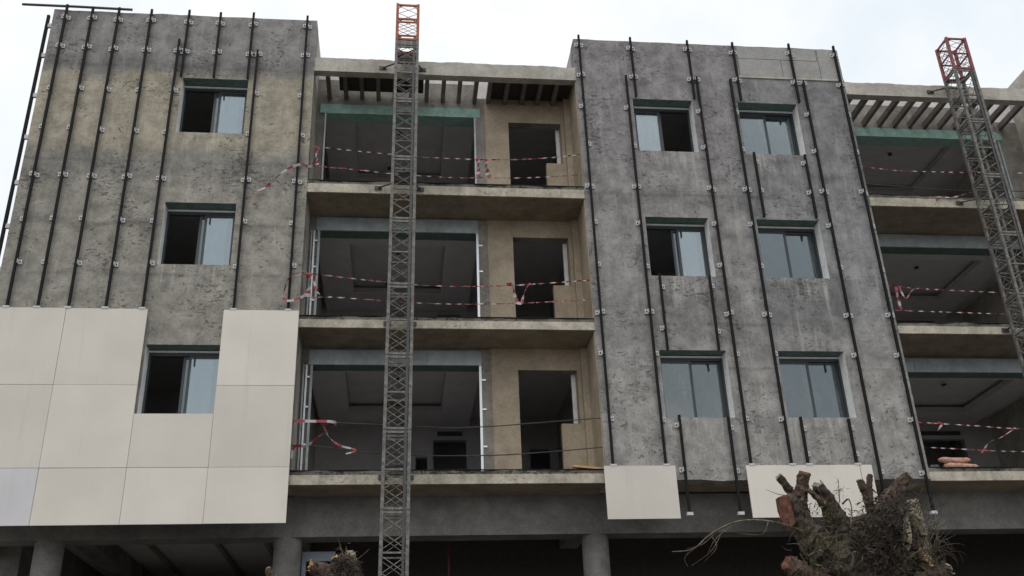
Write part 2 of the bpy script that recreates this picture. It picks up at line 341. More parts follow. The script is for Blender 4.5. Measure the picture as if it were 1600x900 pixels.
# windows
def sash(x0, x1, y, z0, z1, parent, handle=None, gl='glass'):
    m = MB(); b = .05
    m.box(x0, x0+b, y, y+.03, z0, z1).box(x1-b, x1, y, y+.03, z0, z1).box(x0+b, x1-b, y, y+.03, z0, z0+b).box(x0+b, x1-b, y, y+.03, z1-b, z1)
    m.build('sash', Mt['frame'], parent)
    MB().box(x0+b, x1-b, y+.012, y+.018, z0+b, z1-b).build('pane', Mt[gl], parent)
    if handle:
        MB().box(handle-.012, handle+.012, y-.02, y-.002, z1-b-.16, z1-b+.03).build('handle', Mt['bolt'], parent)
def window(h, state):
    x0, x1, z0, z1 = h; zt = z1-.02; y = .30
    m = MB(); b = .045; mid = (x0+x1)/2
    m.box(x0+.002, x0+b, y, y+.09, z0+.002, zt).box(x1-b, x1-.002, y, y+.09, z0+.002, zt).box(x0+b, x1-b, y, y+.09, z0+.002, z0+b)
    m.box(x0+b, x1-b, y, y+.09, zt-.10, zt)
    wdw = m.build('window', Mt['frame'], B)
    MB().box(x0+.004, x1-.004, y-.03, y-.002, zt-.035, zt).build('shutter_slot', Mt['jamb'], wdw)
    a, c = x0+b, x1-b; zz0, zz1 = z0+b, zt-.10
    if state == 'closed': sash(a, mid+.03, y+.01, zz0, zz1, wdw); sash(mid-.03, c, y+.05, zz0, zz1, wdw, handle=c-.26)
    elif state == 'open_left': sash(mid+.05, c, y+.01, zz0, zz1, wdw, handle=mid+.16, gl='glassbright'); sash(mid-.06, c-.11, y+.05, zz0, zz1, wdw)
    else: sash(a+.03, mid-.02, y+.01, zz0, zz1, wdw, gl='glassbright'); sash(a, mid+.02, y+.05, zz0, zz1, wdw)
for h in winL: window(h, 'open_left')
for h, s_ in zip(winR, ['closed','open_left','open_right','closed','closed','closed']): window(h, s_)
for a, b in WZ: window((17.1,18.55,a,b), 'closed')

# rooms behind the small windows: back wall and partition
for x0, x1 in ((-7.53,-2.43), (4.42,10.22)):
    MB().box(x0, x1, 3.6, 3.8, 6.96, 16.45).build('room_wall', Mt['ceil'], B)
MB().box(7.25, 7.37, .405, 3.59, 6.96, 16.45).build('room_wall', Mt['ceil'], B)

# ---- recessed balcony bays
def bay(X0, X1, depth, big, pier, door, joists, topz, botz, covers, boards):
    yb = depth
    for k in range(3):
        zt, zs = F[k], S[k]
        nx = X1-X0
        sl_ = grid_wall('balcony_slab', X0+.004, X1-.004, zs, zt-.085, .012, yb+.34, [], [Mt['slabface']]*3, step=.3, jit=.008, seed=20+k)
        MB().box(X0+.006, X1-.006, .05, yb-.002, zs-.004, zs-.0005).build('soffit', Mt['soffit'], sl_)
        grid_wall('screed', X0+.006, X1-.006, zt-.084, zt-.006, .035, yb+.33, [], [Mt['screed']]*3, step=.08, jit=.03, ragtop=.012, parent=sl_, seed=30+k)
        MB().box(X0+.01, X1-.01, .02, .055, zt-.004, zt+.014).build('edge_angle', Mt['rail'], sl_)
        ceil_z = S[k+1] if k < 2 else 16.45
        head = [9.50, 12.70, 15.85][k]
        x_l, x_r = big
        ops = [(x_l, x_r, zt-.02, head)]
        # wall around the wide opening
        grid_wall('balcony_wall', X0+.002, pier[0], zt-.03, ceil_z+(.4 if k == 2 else 0), yb, yb+.33, [(x_l, x_r, zt-.03, head)] , [Mt['brown'],Mt['jamb'] if k == 2 else Mt['brown'],Mt['teal'] if k == 2 else Mt['tealdark']], step=.3, seed=40+k)
        grid_wall('pier', pier[0]+.001, pier[1], zt-.03, ceil_z-.03, yb-.035, yb+.33, [], [Mt['brown']]*3, step=.09, jit=.022, seed=50+k)
        if door:
            d0, d1, dl = door; dtop = [9.41, 12.63, 15.77][k]
            grid_wall('rendered_wall', pier[1]+.001, X1-.002, zt-.03, ceil_z+(.0 if k == 2 else 0), yb-.012, yb+.24, [(d0, d1, zt-.03, dtop)], [Mt['tan'],Mt['tan'],Mt['brown']], step=.3, jit=.004, seed=60+k)
            grid_wall('low_wall', dl, d1-.001, zt-.02, zt+1.27, yb-.016, yb+.14, [], [Mt['tan']]*3, step=.3, jit=.004, seed=70+k)
            MB().box(d1-.09, d1-.002, yb+.245, yb+.30, zt, dtop).build('door_jamb', Mt['jamb'], B)
            MB().box(X1-.022, X1-.001, .03, yb-.014, zt, ceil_z-.02).build('rendered_return', Mt['tan'], B)
            MB().box(X1-.16, X1-.023, yb-.14, yb-.017, zt, ceil_z-.02).build('rendered_nib', Mt['tan'], B)
        else:
            grid_wall('balcony_wall', pier[1]+.001, X1-.002, zt-.03, ceil_z, yb, yb+.3, [], [Mt['brown']]*3, step=.3, seed=60+k)
        # lintel
        if k == 2:
            grid_wall('lintel_box', x_l-.11, x_r+.11, 15.855, 16.11, yb-.045, yb-.002, [], [Mt['teal']]*3, step=.12, jit=.006, ragtop=.008, ragbot=.006, seed=80)
        else:
            l1 = x_l+(x_r-x_l)*.13; l2 = x_l+(x_r-x_l)*.68
            for a, b in ((x_l-.05,l1-.003), (l1+.003,l2-.003), (l2+.003,x_r+.02)):
                MB().box(a, b, yb-.03-random.random()*.006, yb-.002, head+.005, head+.335).build('lintel_panel', Mt['galv'], B)
        # shutter guides and studs beside the opening
        zg0, zg1 = zt+.005, head+.0
        for gx, gw, gm in (((x_l-.005, .05, 'galv'), (x_l-.10, .035, 'alu'), (x_l-.155, .03, 'galv'), (x_r-.045, .05, 'alu')) if k < 2 else ((x_l+.002,.035,'galv'), (x_r-.04,.04,'galv'))):
            if gx > X0+.01: MB().box(gx, gx+gw, yb-.05, yb-.036+.0, zg0, zg1-.01).box(gx, gx+.008, yb-.035, yb-.004, zg0, zg1-.01).build('shutter_guide', Mt[gm], B)
        if k < 2:
            for zc in (zt+.75, zt+1.55, zt+2.2):
                MB().box(x_r+.01, x_r+.09, yb-.06, yb-.045, zc, zc+.035).build('guide_clip', Mt['alu'], B)
                MB().box(x_l-.09, x_l-.01, yb-.06, yb-.052, zc+.05, zc+.085).build('guide_clip', Mt['alu'], B)
        # room: coffered ceiling, back wall, doorway, air grille
        rc = ceil_z-.04 if k == 2 else ceil_z-.09
        rx0, rx1, ry0, ry1 = X0+.0, X1-.0, yb+.34, 5.6
        x_p = 2.2 if door else X1-.02
        bw = .75; cz0, cz1 = rc-.15, rc
        fr = MB(); cx0, cx1 = x_l-.1, x_r+.05
        fr.box(cx0, cx0+bw, ry0, ry1-.01, cz0, cz1).box(cx1-bw, cx1, ry0, ry1-.01, cz0, cz1).box(cx0+bw, cx1-bw, ry0, ry0+.5, cz0, cz1).box(cx0+bw, cx1-bw, ry1-1.1, ry1-.01, cz0, cz1)
        cl = fr.build('dropped_ceiling', Mt['ceil'], B)
        MB().box(cx0+bw, cx1-bw, ry1-1.13, ry1-1.105, cz0+.02, cz1-.02).build('ceiling_moulding', Mt['plaster'], cl)
        for bx_, by_ in ((.5,1.2),(.42,2.8)): MB().tube([(x_l+(x_r-x_l)*bx_, ry0+by_, rc-.03),(x_l+(x_r-x_l)*bx_, ry0+by_, rc-.002)], .06, 12).build('ceiling_outlet', Mt['dark_fitting'], cl)
        dw = (x_r-.85, x_r-.02) if door else (x_r-1.6, x_r-.2)
        holes = [(dw[0], dw[1], zt+.0, zt+2.35)]
        if door: holes += [(.43,.72,zt,zt+1.9), (3.3,3.8,zt,zt+2.1)]
        grid_wall('room_wall', X0+.001, X1-.001, zt-.005, ceil_z-.01, ry1, ry1+.15, holes, [Mt['plaster']]*3, step=.5, jit=0)
        MB().box(X0+.002, X1-.002, ry1+2.2, ry1+2.3, zt, ceil_z-.02).build('passage_wall', Mt['plaster'], B)
        if door: MB().box(2.10, 2.22, yb+.345, ry1-.001, zt, ceil_z-.015).build('partition', Mt['plaster'], B)
        MB().box(dw[0]+.1, dw[1]-.1, ry1-.05, ry1-.004, zt+2.45, zt+2.55).build('air_grille', Mt['dark_fitting'], B)
    # parapet beam and pergola joists
    grid_wall('parapet_beam', X0+.003, X1-.003, botz, topz, .0, .20, [], [Mt['parapet']]*3, step=.07, jit=.004, ragtop=.022, seed=90)
    for x in joists:
        MB().box(x-.047, x+.047, .201, yb-.002, botz+.004, botz+.155).build('joist', Mt['joist'], B)
    for (a, b, c, d) in covers:
        MB().box(a, b, c, d, botz+.158, botz+.178).build('cover_board', Mt['board'], B)
    MB().box(X0+.002, X1-.002, yb+.005, yb+.3, 16.452, 17.05).build('roof_upstand', Mt['upstand'], B)

J0 = [-1.74,-1.35,-.975,-.59,-.205,.175,.55,.94,1.32,1.705,2.03,2.44,2.845,3.225,3.61]
bay(-2.03, 4.02, 1.07, (-1.83,1.72), (1.72,1.94), (2.51,3.78,3.38), J0, 16.655, 16.28, [(2.06,4.0,.21,1.06), (-1.5,.47,.34,.93)], [])
J1 = [10.82+.405*i for i in range(12)]
bay(10.62, 15.78, 1.30, (11.0,15.15), (15.15,15.36), None, J1, 16.53, 16.17, [], [])

# ---- ground floor: recessed beam, columns, ceiling ribs
grid_wall('ground_beam', -7.9, 21.6, 5.90, 6.685, .90, 1.41, [], [Mt['beam']]*3, step=.3, jit=.006, seed=100)
for x in (-6.50, -2.09, 3.93, 10.3, 15.2):
    me = MB(); n = 28
    me.tube([(x, 1.16, 0), (x, 1.16, 3), (x, 1.16, 5.905)], .265, n)
    me.build('column', Mt['beam'], B, smooth=False)
for x in (-6.5, -2.1, 3.9, 10.3):
    MB().tube([(x, 7.5, 0), (x, 7.5, 6.69)], .26, 20).build('column', Mt['beam'], B)
    MB().box(x-.2, x+.2, 1.42, 13.9, 6.28, 6.688).build('ceiling_rib', Mt['beam'], B)
for xr in (-5.6,-4.1,-3.0):
    MB().box(xr, xr+.1, 1.42, 13.9, 6.60, 6.688).build('ceiling_rib', Mt['soffit'], B)
MB().box(-1.9, 21.6, 4.2, 4.3, 0, 6.68).build('void_shade_partition', Mt['board'], B)  # added near-black partition, so the ground-floor void stays dark
MB().box(-8.25, -7.5, 2.6, 13.9, 0, 6.685).build('side_wall', Mt['beam'], B)  # added wall, shuts out daylight from the left to darken the ground floor
MB().box(-8.25, -7.95, .3, 2.59, 5.95, 6.69).build('edge_beam', Mt['tan'], B)
rs = MB(); rs.v = [(-6.9,6.6,5.9),(-1.2,6.6,4.9),(-1.2,9.0,4.9),(-6.9,9.0,5.9),(-6.9,6.6,6.08),(-1.2,6.6,5.08),(-1.2,9.0,5.08),(-6.9,9.0,6.08)]
rs.f = [(0,3,2,1),(4,5,6,7),(0,1,5,4),(1,2,6,5),(2,3,7,6),(3,0,4,7)]; rs.m = [0]*6
rs.build('ramp_slab', Mt['beam'], B)
gm = MB(); gm.box(-1.84,-1.76,1.5,1.62,0,5.74).box(-1.76,-1.2,1.5,1.62,5.56,5.74).build('shop_door_frame', Mt['bluemetal'], B)
gm = MB(); gm.box(11.6,18.5,1.5,1.54,4.98,5.02).box(14.2,14.26,1.5,1.54,0,4.98).build('shop_transom', Mt['bluemetal'], B)

# ---- cladding panels
rows = [(5.935,6.985), (6.985,8.60), (8.60,10.20)]; cols = [(-8.02,-6.50), (-6.50,-4.955), (-4.955,-3.495), (-3.495,-2.015)]
g = .0032
def panel(x0, x1, z0, z1, mat='clad', label=None):
    m = MB(); y = -.125; t = .028; dx = [random.uniform(-.003,.003) for _ in range(4)]
    m.box(x0+g, x1-g, y, y+t, z0+g, z1-g)
    m.v = [(a, b+dx[0]+(dx[1] if a < (x0+x1)/2 else 0)+(dx[2] if c > (z0+z1)/2 else 0), c) for a, b, c in m.v]
    o = m.build('cladding_panel', Mt[mat], B)
    bv = o.modifiers.new('edge', 'BEVEL'); bv.width = .002; bv.segments = 1
    if label: o['label'] = label
for ri, (z0, z1) in enumerate(rows):
    for ci, (x0, x1) in enumerate(cols):
        if ri == 2 and ci == 2: continue
        if ri == 1 and ci == 2: panel(x0, x1, z0, 8.03); continue
        panel(x0, x1, z0, z1, 'cladb' if (ri, ci) == (0, 0) else 'clad', 'bluish white cladding panel at the lower corner' if (ri, ci) == (0, 0) else None)
for (x0, x1) in ((3.955,5.375), (6.79,9.125), (9.13,9.38)): panel(x0, x1, 5.94, 6.98)

# ---- cladding rails with their brackets
def bracket_mesh(s):
    m = MB()
    m.box(min(0,s*.10), max(0,s*.10), -.036, -.004, -.05, .05, 0)
    m.box(min(s*.028,s*.036), max(s*.028,s*.036), -.10, -.037, -.045, .045, 0)
    m.tube([(s*.068,-.037,0),(s*.068,-.050,0)], .016, 6, 1)
    return m.mesh('bracket', [Mt['bracket'],Mt['bolt']])
BRm = {1: bracket_mesh(1), -1: bracket_mesh(-1)}
cm = MB(); cm.box(-.065,.065,-.135,-.085,-.004,.032); CLm = cm.mesh('panel_clip', Mt['bracket'])
em = MB(); em.box(-.06,.06,-.11,-.02,-.03,.03); ENm = em.mesh('end_shoe', Mt['bracket'])
def rail(x, z0, z1, lv, clip=None, shoe=False, side=0):
    m = MB(); z1 += random.uniform(-.02,.02)
    m.box(-.026,.026,-.092,-.080,0,z1-z0).box(-.018,.018,-.079,-.030,0,z1-z0)
    o = m.build('cladding_rail', Mt['rail'], B); o.location = (x, 0, z0); o.rotation_euler.y = random.uniform(-.0012,.0012)
    for i, (z, dbl) in enumerate(lv):
        if not z0+.05 < z < z1-.03: continue
        ss = (1,-1) if dbl else ((side or random.choice((1,-1))),)
        for s in ss: put('bracket', BRm[s], o, (0, 0, z-z0+random.uniform(-.03,.03)))
    if clip: put('panel_clip', CLm, o, (0, 0, clip-z0))
    if shoe: put('end_shoe', ENm, o, (0, 0, .02))
    return o
LVL = [(17.5,1),(16.66,1),(15.54,0),(14.48,0),(13.29,1),(12.25,0),(11.24,0)]
LVR = [(17.28,1),(16.42,1),(15.5,0),(14.46,0),(13.38,1),(12.46,0),(11.42,0),(10.3,1),(9.37,0),(7.95,0),(6.85,0)]
for x, z1 in ((-7.64,17.82),(-7.06,17.79),(-6.48,17.80),(-5.78,17.77),(-5.07,16.96),(-3.31,16.72),(-2.235,17.79)):
    rail(x, 6.0, z1, LVL, clip=10.2)
for x in (-4.93,-4.22,-3.48): rail(x, 15.93, 17.80, LVL)
rail(4.15, 6.0, 17.58, LVR, clip=6.98); rail(5.20, 6.0, 16.44, LVR, clip=6.98); rail(6.92, 6.0, 16.48, LVR, clip=6.98)
rail(7.75, 6.0, 16.42, LVR, clip=6.98); rail(9.55, 6.02, 16.48, LVR); rail(10.49, 6.0, 17.55, LVR, shoe=True)
for x in (5.40,6.80,7.93,9.36): rail(x, 15.82, 17.56, LVR)
UV = lambda a, b: [(a,0),(b,0)]
rail(8.03, 12.66, 14.38, UV(14.14,13.38)); rail(9.24, 12.66, 14.36, UV(14.14,13.33), side=-1)
rail(5.49, 9.44, 11.20, UV(10.9,9.91)); rail(6.58, 9.44, 11.16, UV(10.93,9.91), side=1)
rail(5.57, 6.02, 8.02, UV(7.8,6.93), shoe=True, side=-1); rail(6.58, 6.02, 8.0, UV(7.77,6.89), shoe=True, side=1)
rail(8.09, 6.1, 8.0, UV(7.77,7.2), clip=6.98); rail(9.10, 6.1, 7.97, UV(7.77,7.2), clip=6.98)
# rails standing off the left flank
for y, z0, z1 in ((.25,6.2,17.75),(1.5,6.2,17.4),(3.0,6.2,17.3)):
    m = MB(); m.box(-.03,.03,-.03,.03,0,z1-z0); o = m.build('flank_rail', Mt['rail'], B); o.location = (-8.13, y, z0)
    for i, z in enumerate((17.45,16.6,15.5,14.4,13.25,12.2,11.2,10.2,9.2)):
        if z < z1: MB().box(.031,.195,-.03,.03,z-z0-.05,z-z0+.05).build('bracket', Mt['bracket'], o)

# ---------------------------------------------------------------- pipe on the parapet
pb = MB(); pb.tube([(-8.63,-.04,17.80),(-7.4,-.05,17.79),(-6.21,-.045,17.775)], .03, 10)
tag(pb.build('scaffold_pipe', Mt['mastdark'], smooth=False), 'dark steel pipe lying along the parapet, overhanging the far corner of the roof', 'pipe')

# ---------------------------------------------------------------- climbing masts
def mast(loc, base, top, toph, label, paint, lean, ties):
    """square lattice mast: sections of 1.5 m, the painted top one shorter"""
    T = empty('climbing_mast', loc); tag(T, label, 'mast', 'lattice climbing masts in front of the balconies')
    T.rotation_euler.y = lean
    W = .235; H = 1.5; hl = .030
    def ring(mat, name, hh, gus):
        fr = MB(); e = .016
        for s in (-1,1):
            fr.box(-W+hl, W-hl, s*W-e, s*W+e, -hh/2, hh/2); fr.box(s*W-e, s*W+e, -W+hl, W-hl, -hh/2, hh/2)
        for g_ in gus:
            for sx in (-1,1):
                for sy in (-1,1): fr.tube([(sx*(W-.02), sy*W, g_*.10),(sx*(W-.13), sy*W, 0)], .012, 4)
        return fr.mesh(name, mat)
    def cross(mat, ax, h):
        one = MB()
        for a in (-1,1):
            p = [(-a*(W-.03), a*.006, -h), (a*(W-.03), a*.006, h)]
            if ax: p = [(q[1], q[0], q[2]) for q in p]
            one.tube(p, .0075, 4, cap=False)
        return one.mesh('cross_brace', mat)
    lst = []; z = base
    while z < top-toph-.01:
        h = min(H, top-toph-z); lst.append((z, h, Mt['mast'])); z += h
    lst.append((top-toph, toph, paint)); cache = {}
    for z, h, mat in lst:
        k = (round(h,3), mat.name); bm_ = Mt['brace'] if mat is not paint else mat
        if k not in cache:
            cache[k] = (ring(mat,'mast_section',.045,(1,)), ring(mat,'frame_ring',.045,(-1,)), ring(mat,'frame_ring',.032,()), MB().box(-hl,hl,-hl,hl,.003,h-.003).mesh('leg', mat),
                        cross(bm_,0,h*.095), cross(bm_,1,h*.095), MB().box(W-.10, W-.05, -W-.02, -W+.02, .0, h-.004).mesh('rack_bar', Mt['mastdark']))
        c = cache[k]
        sec = put('mast_section', c[0], T, (0,0,z+.035))
        put('frame_ring', c[1], sec, (0,0,h-.07)); put('frame_ring', c[2], sec, (0,0,h/2-.035))
        for sx in (-1,1):
            for sy in (-1,1): put('leg', c[3], sec, (sx*W, sy*W, -.035))
        for zc in (.165, .36, .64, .835):
            for s in (-1,1):
                put('cross_brace', c[4], sec, (0, s*W, zc*h-.035)); put('cross_brace', c[5], sec, (s*W, 0, zc*h-.035))
        if mat is not paint: put('rack_bar', c[6], sec, (0,0,-.035))
    for z, yw in ties:
        for s in (-1,1):
            far = .22 if z > 12 else .02
            a = Vector((s*W, W+.03, z)); b = Vector((s*(W+far)-.09*(far > .1), yw-loc[1]-.03, z))
            t = MB().tube([a,b], .020, 8).build('wall_tie', Mt['mastdark'], T)
            MB().box(b[0]-.08, b[0]+.08, b[1], b[1]+.02, z-.045, z+.045).build('foot_plate', Mt['mastdark'], t)
        MB().tube([(-W,W+.03,z),(W,W+.03,z)], .018, 6).build('tie_bar', Mt['mastdark'], T)
        for s in (-1,1): MB().tube([(-s*W,W+.02,z+.16),(s*W,-W,z+.02+s*.02)], .016, 6).build('tie_bar', Mt['mastdark'], T)
    return T
mast((-.10,-.49,0), .004, 17.70, 1.05, 'tall grey lattice mast with orange top section between two wall blocks', Mt['mastred'], .0100, [(16.40,0),(13.18,0),(9.98,0),(6.80,0)])
mast((13.32,-.47,0), .004, 17.44, .95, 'grey lattice mast with faded red top, standing before the slanted pergola joists', Mt['mastpink'], .0, [(16.31,0),(13.18,0),(9.98,0),(6.80,0)])

# ---------------------------------------------------------------- barrier tapes
def ribbon(name, pts, label, width=.036, twist=13., y=0., group='red and white barrier tapes', stripe=.11, per=10, seed=0, plain=False, curl=0):
    P = [Vector((p[0], y if len(p) == 2 else p[2], p[1])) for p in pts]
    P = smooth_path(P, per); L = 0; rest = [P[0]]
    # resample
    acc = 0; step = .035; out_ = [P[0]]; last = P[0]
    for q in P[1:]:
        d = (q-last).length
        while d >= step:
            last = last + (q-last)*(step/d); out_.append(last.copy()); d = (q-last).length
    out_.append(P[-1]); mb = MB(); ang0 = seed*1.7
    for i, p in enumerate(out_):
        t = (out_[min(i+1,len(out_)-1)]-out_[max(i-1,0)])
        if t.length < 1e-6: t = Vector((1,0,0))
        t.normalize(); ref = Vector((0,1,0)) if abs(t.y) < .8 else Vector((0,0,1))
        a = t.cross(ref).normalized(); b = t.cross(a)
        an = ang0 + twist*i*step + 2.2*noise.noise(Vector((i*step*2.5, seed*3.1, 0)))
        d = (a*math.cos(an)+b*math.sin(an))*width*.5*(.65+.5*abs(noise.noise(Vector((i*step*3, seed, 5)))))
        mb.v += [tuple(p-d), tuple(p+d)]
    for i in range(len(out_)-1):
        mb.f.append((2*i,2*i+1,2*i+3,2*i+2)); mb.m.append(int((i*step)/stripe) % 2)
    o = mb.build(name, [Mt['tred'],Mt['twhite']])
    return tag(o, label, 'tape', group)
def cable(pts, label, y=0., r=.011):
    m = MB(); m.tube(smooth_path([(p[0], y, p[1]) for p in pts], 5), r, 6)
    return tag(m.build('safety_cable', Mt['cable']), label, 'cable', 'cables across the balcony fronts')
BT = 'barrier_tape'
t3u = [(-2.02,14.25),(-1.25,14.17),(-.27,14.09),(.44,14.04),(1.57,14.02),(2.43,14.04),(3.3,14.12),(3.99,14.23)]
t3l = [(-2.02,13.74),(-.95,13.66),(-.26,13.59),(1.0,13.53),(1.7,13.54),(2.7,13.57),(3.99,13.69)]
ribbon(BT, t3u, 'upper striped tape strung across the top storey balcony below the teal lintel', y=.03, seed=1)
ribbon(BT, t3l, 'lower striped tape strung across the top storey balcony below the teal lintel', y=.03, seed=2)
ribbon(BT, [(-3.2,12.91),(-2.88,13.06),(-2.69,13.29),(-2.44,13.54),(-2.18,13.66),(-1.95,13.73,.02),(-1.84,14.2,.0)], 'loose tape tail blown over the bare concrete beside the top storey balcony', y=-.13, twist=4, width=.07, seed=3, stripe=.16)
ribbon(BT, [(1.66,14.03),(1.68,13.8),(1.66,13.55)], 'wide tape strip hanging between the top storey tapes, nearer the mast of the pair', y=.0, twist=1.2, width=.15, seed=0, stripe=.07)
ribbon(BT, [(1.87,14.02),(1.85,13.8),(1.90,13.55)], 'wide tape strip hanging between the top storey tapes, nearer the doorway of the pair', y=.0, twist=1.2, width=.15, seed=.2, stripe=.07)
ribbon(BT, [(-1.84,14.2),(-1.86,13.95),(-1.83,13.74)], 'short tape strip hanging at the end of the top storey tapes by the side wall', y=.0, twist=1.5, width=.11, seed=0, stripe=.08)
ribbon(BT, [(-2.02,11.13),(-1.66,11.09),(-.87,11.0),(.18,10.9),(.98,10.87),(2.05,10.89),(3.14,10.98),(3.99,11.06)], 'upper striped tape strung across the middle storey balcony of the central bay', y=.03, seed=4)
ribbon(BT, [(-2.02,10.55),(-1.5,10.58),(-.85,10.55),(.19,10.48),(1.24,10.46),(2.31,10.49),(3.25,10.55),(3.99,10.61)], 'lower striped tape strung across the middle storey balcony of the central bay', y=.03, seed=5)
ribbon(BT, [(-1.95,11.07),(-2.22,10.98),(-2.32,10.73),(-2.34,10.48),(-2.2,10.41),(-1.9,10.54)], 'tape loop hanging out over the wall beside the middle storey balcony', y=-.13, twist=3, width=.08, seed=6, stripe=.13)
ribbon(BT, [(-1.87,11.09),(-1.86,10.85),(-1.89,10.56)], 'thick tape bundle between the middle storey tapes by the steel guides', y=-.01, twist=1.5, width=.2, seed=0, stripe=.09)
ribbon(BT, [(-1.79,11.05),(-1.70,10.69),(-1.54,10.58),(-1.40,10.57)], 'thin tape end trailing from the thick bundle on the middle storey', y=-.01, twist=3, width=.06, seed=8, stripe=.12)
ribbon(BT, [(2.2,10.92),(2.33,10.90),(2.36,10.7),(2.42,10.52)], 'tape strip dropping between the middle storey tapes left of the doorway', y=.0, twist=1.0, width=.10, seed=0, stripe=.1)
ribbon(BT, [(2.72,10.94),(2.66,10.9),(2.56,10.7),(2.50,10.49),(2.38,10.51)], 'tape strip dropping between the middle storey tapes in front of the doorway', y=.0, twist=1.0, width=.10, seed=.3, stripe=.1)
cable([(-2.02,7.93),(-1.5,7.91),(-.28,7.86),(.96,7.80),(1.83,7.83),(2.85,7.91),(3.99,8.0)], 'upper dark cable across the lowest balcony of the central bay', y=.04)
cable([(-2.02,7.45),(-1.6,7.44),(-.76,7.33),(.22,7.25),(1.7,7.24),(2.82,7.3),(3.99,7.4)], 'lower dark cable across the lowest balcony of the central bay', y=.04)
ribbon(BT, [(-2.0,7.92),(-1.68,7.92),(-1.2,7.885),(-1.49,7.63),(-1.74,7.43),(-1.96,7.42),(-2.0,7.18)], 'red tape zigzagging between the cables of the lowest balcony beside the cladding', y=.0, twist=1.5, width=.085, seed=9, stripe=.2)
ribbon(BT, [(-1.45,7.89),(-1.34,7.63),(-1.12,7.44),(-.8,7.345),(-.99,7.27)], 'thin tape tail sagging to the lower cable of the lowest balcony', y=.0, twist=2, width=.055, seed=10, stripe=.2)
ribbon(BT, [(10.64,14.13),(11.43,14.05),(12.69,14.04),(13.97,14.06),(15.7,14.1)], 'upper striped tape on the top storey balcony under the slanted pergola joists', y=.03, seed=11)
cable([(10.64,13.66),(11.65,13.60),(12.89,13.55),(14.48,13.58),(15.7,13.62)], 'dark cable below the tape on the balcony under the slanted pergola joists', y=.04)
ribbon(BT, [(12.22,13.17),(12.26,13.31),(12.66,13.32),(13.12,13.47)], 'tape end hanging over the slab edge next to the leaning mast', y=-.03, twist=3, width=.06, seed=12)
ribbon(BT, [(10.64,11.06),(11.23,10.99),(12.41,10.94),(13.75,10.91),(15.7,10.95)], 'upper striped tape on the middle storey balcony behind the leaning mast', y=.03, seed=13)
ribbon(BT, [(10.64,10.45),(11.84,10.42),(13.61,10.39),(15.7,10.42)], 'lower striped tape on the middle storey balcony behind the leaning mast', y=.03, seed=14)
ribbon(BT, [(10.78,11.0),(10.78,10.7),(10.80,10.45)], 'pale tape strip hanging at the edge of the middle storey balcony behind the mast', y=.0, twist=1, width=.09, seed=0)
ribbon(BT, [(10.86,11.02),(10.95,10.72),(11.12,10.9),(11.25,10.98)], 'small tape loop hanging beside the pale strip on the middle storey', y=.0, twist=2, width=.05, seed=15)
ribbon(BT, [(10.64,7.91),(11.11,7.88),(11.93,7.83),(12.9,7.77),(15.7,7.75)], 'upper striped tape over the orange sacks on the lowest balcony', y=.03, seed=16, width=.04)
ribbon(BT, [(10.64,7.38),(11.39,7.34),(12.77,7.28),(15.7,7.28)], 'lower striped tape over the orange sacks on the lowest balcony', y=.03, seed=17)
ribbon(BT, [(11.84,7.25),(12.08,7.48),(12.34,7.57),(12.71,7.78)], 'slanting tape linking the two tapes above the orange sacks', y=.0, twist=4, width=.055, seed=18)
ribbon(BT, [(11.05,7.89),(11.12,7.86),(11.0,7.72)], 'short red tape knot at the end of the tape above the orange sacks', y=.0, twist=1, width=.08, seed=0, stripe=.1)

# ---------------------------------------------------------------- sacks and plank on the balconies
def sack(x0, x1, y, z, r, mat, label, sd_):
    m = MB(); n = 14; pts = []; rad = []
    for i in range(n):
        t = i/(n-1); pts.append((x0+(x1-x0)*t, y+.015*math.sin(t*7+sd_), z+.012*math.sin(t*5+sd_)))
        rad.append(r*(.45 if i in (0,n-1) else .86 if i in (1,n-2) else 1))
    m.tube(pts, rad, 12, wob=.22, seed=sd_, squash=.8)
    return tag(m.build('sack', Mt[mat], smooth=True), label, 'sack', 'sacks piled on the lowest balcony')
sack(11.10, 11.82, .22, 7.03, .085, 'bag', 'orange and white sack lying directly on the balcony slab under another', 1)
sack(11.02, 11.70, .24, 7.165, .075, 'bag', 'orange and white sack lying on top of another sack', 2)
sack(10.86, 11.10, .40, 7.04, .10, 'bagdark', 'dark grey sack behind the orange sacks on the balcony slab', 3)
pl = MB(); pl.box(-.32,.32,-.05,.05,-.018,.018); o = pl.build('plank', Mt['wood']); o.location = (3.68,.05,6.985+.003); o.rotation_euler = (0,R(3),R(8))
tag(o, 'short pale timber plank lying on the slab edge by the cream panel', 'plank')
rp = MB(); rp.tube([(1.05,2.0,0),(1.05,2.0,3.4)], .035, 8).tube([(1.05,2.0,3.3),(1.05,2.0,6.68)], .026, 8).box(.97,1.13,1.92,2.08,6.67,6.684).box(.95,1.15,1.9,2.1,.0,.01)
tag(rp.build('steel_prop', Mt['redsteel']), 'dark red steel prop standing in the shaded ground floor', 'prop')

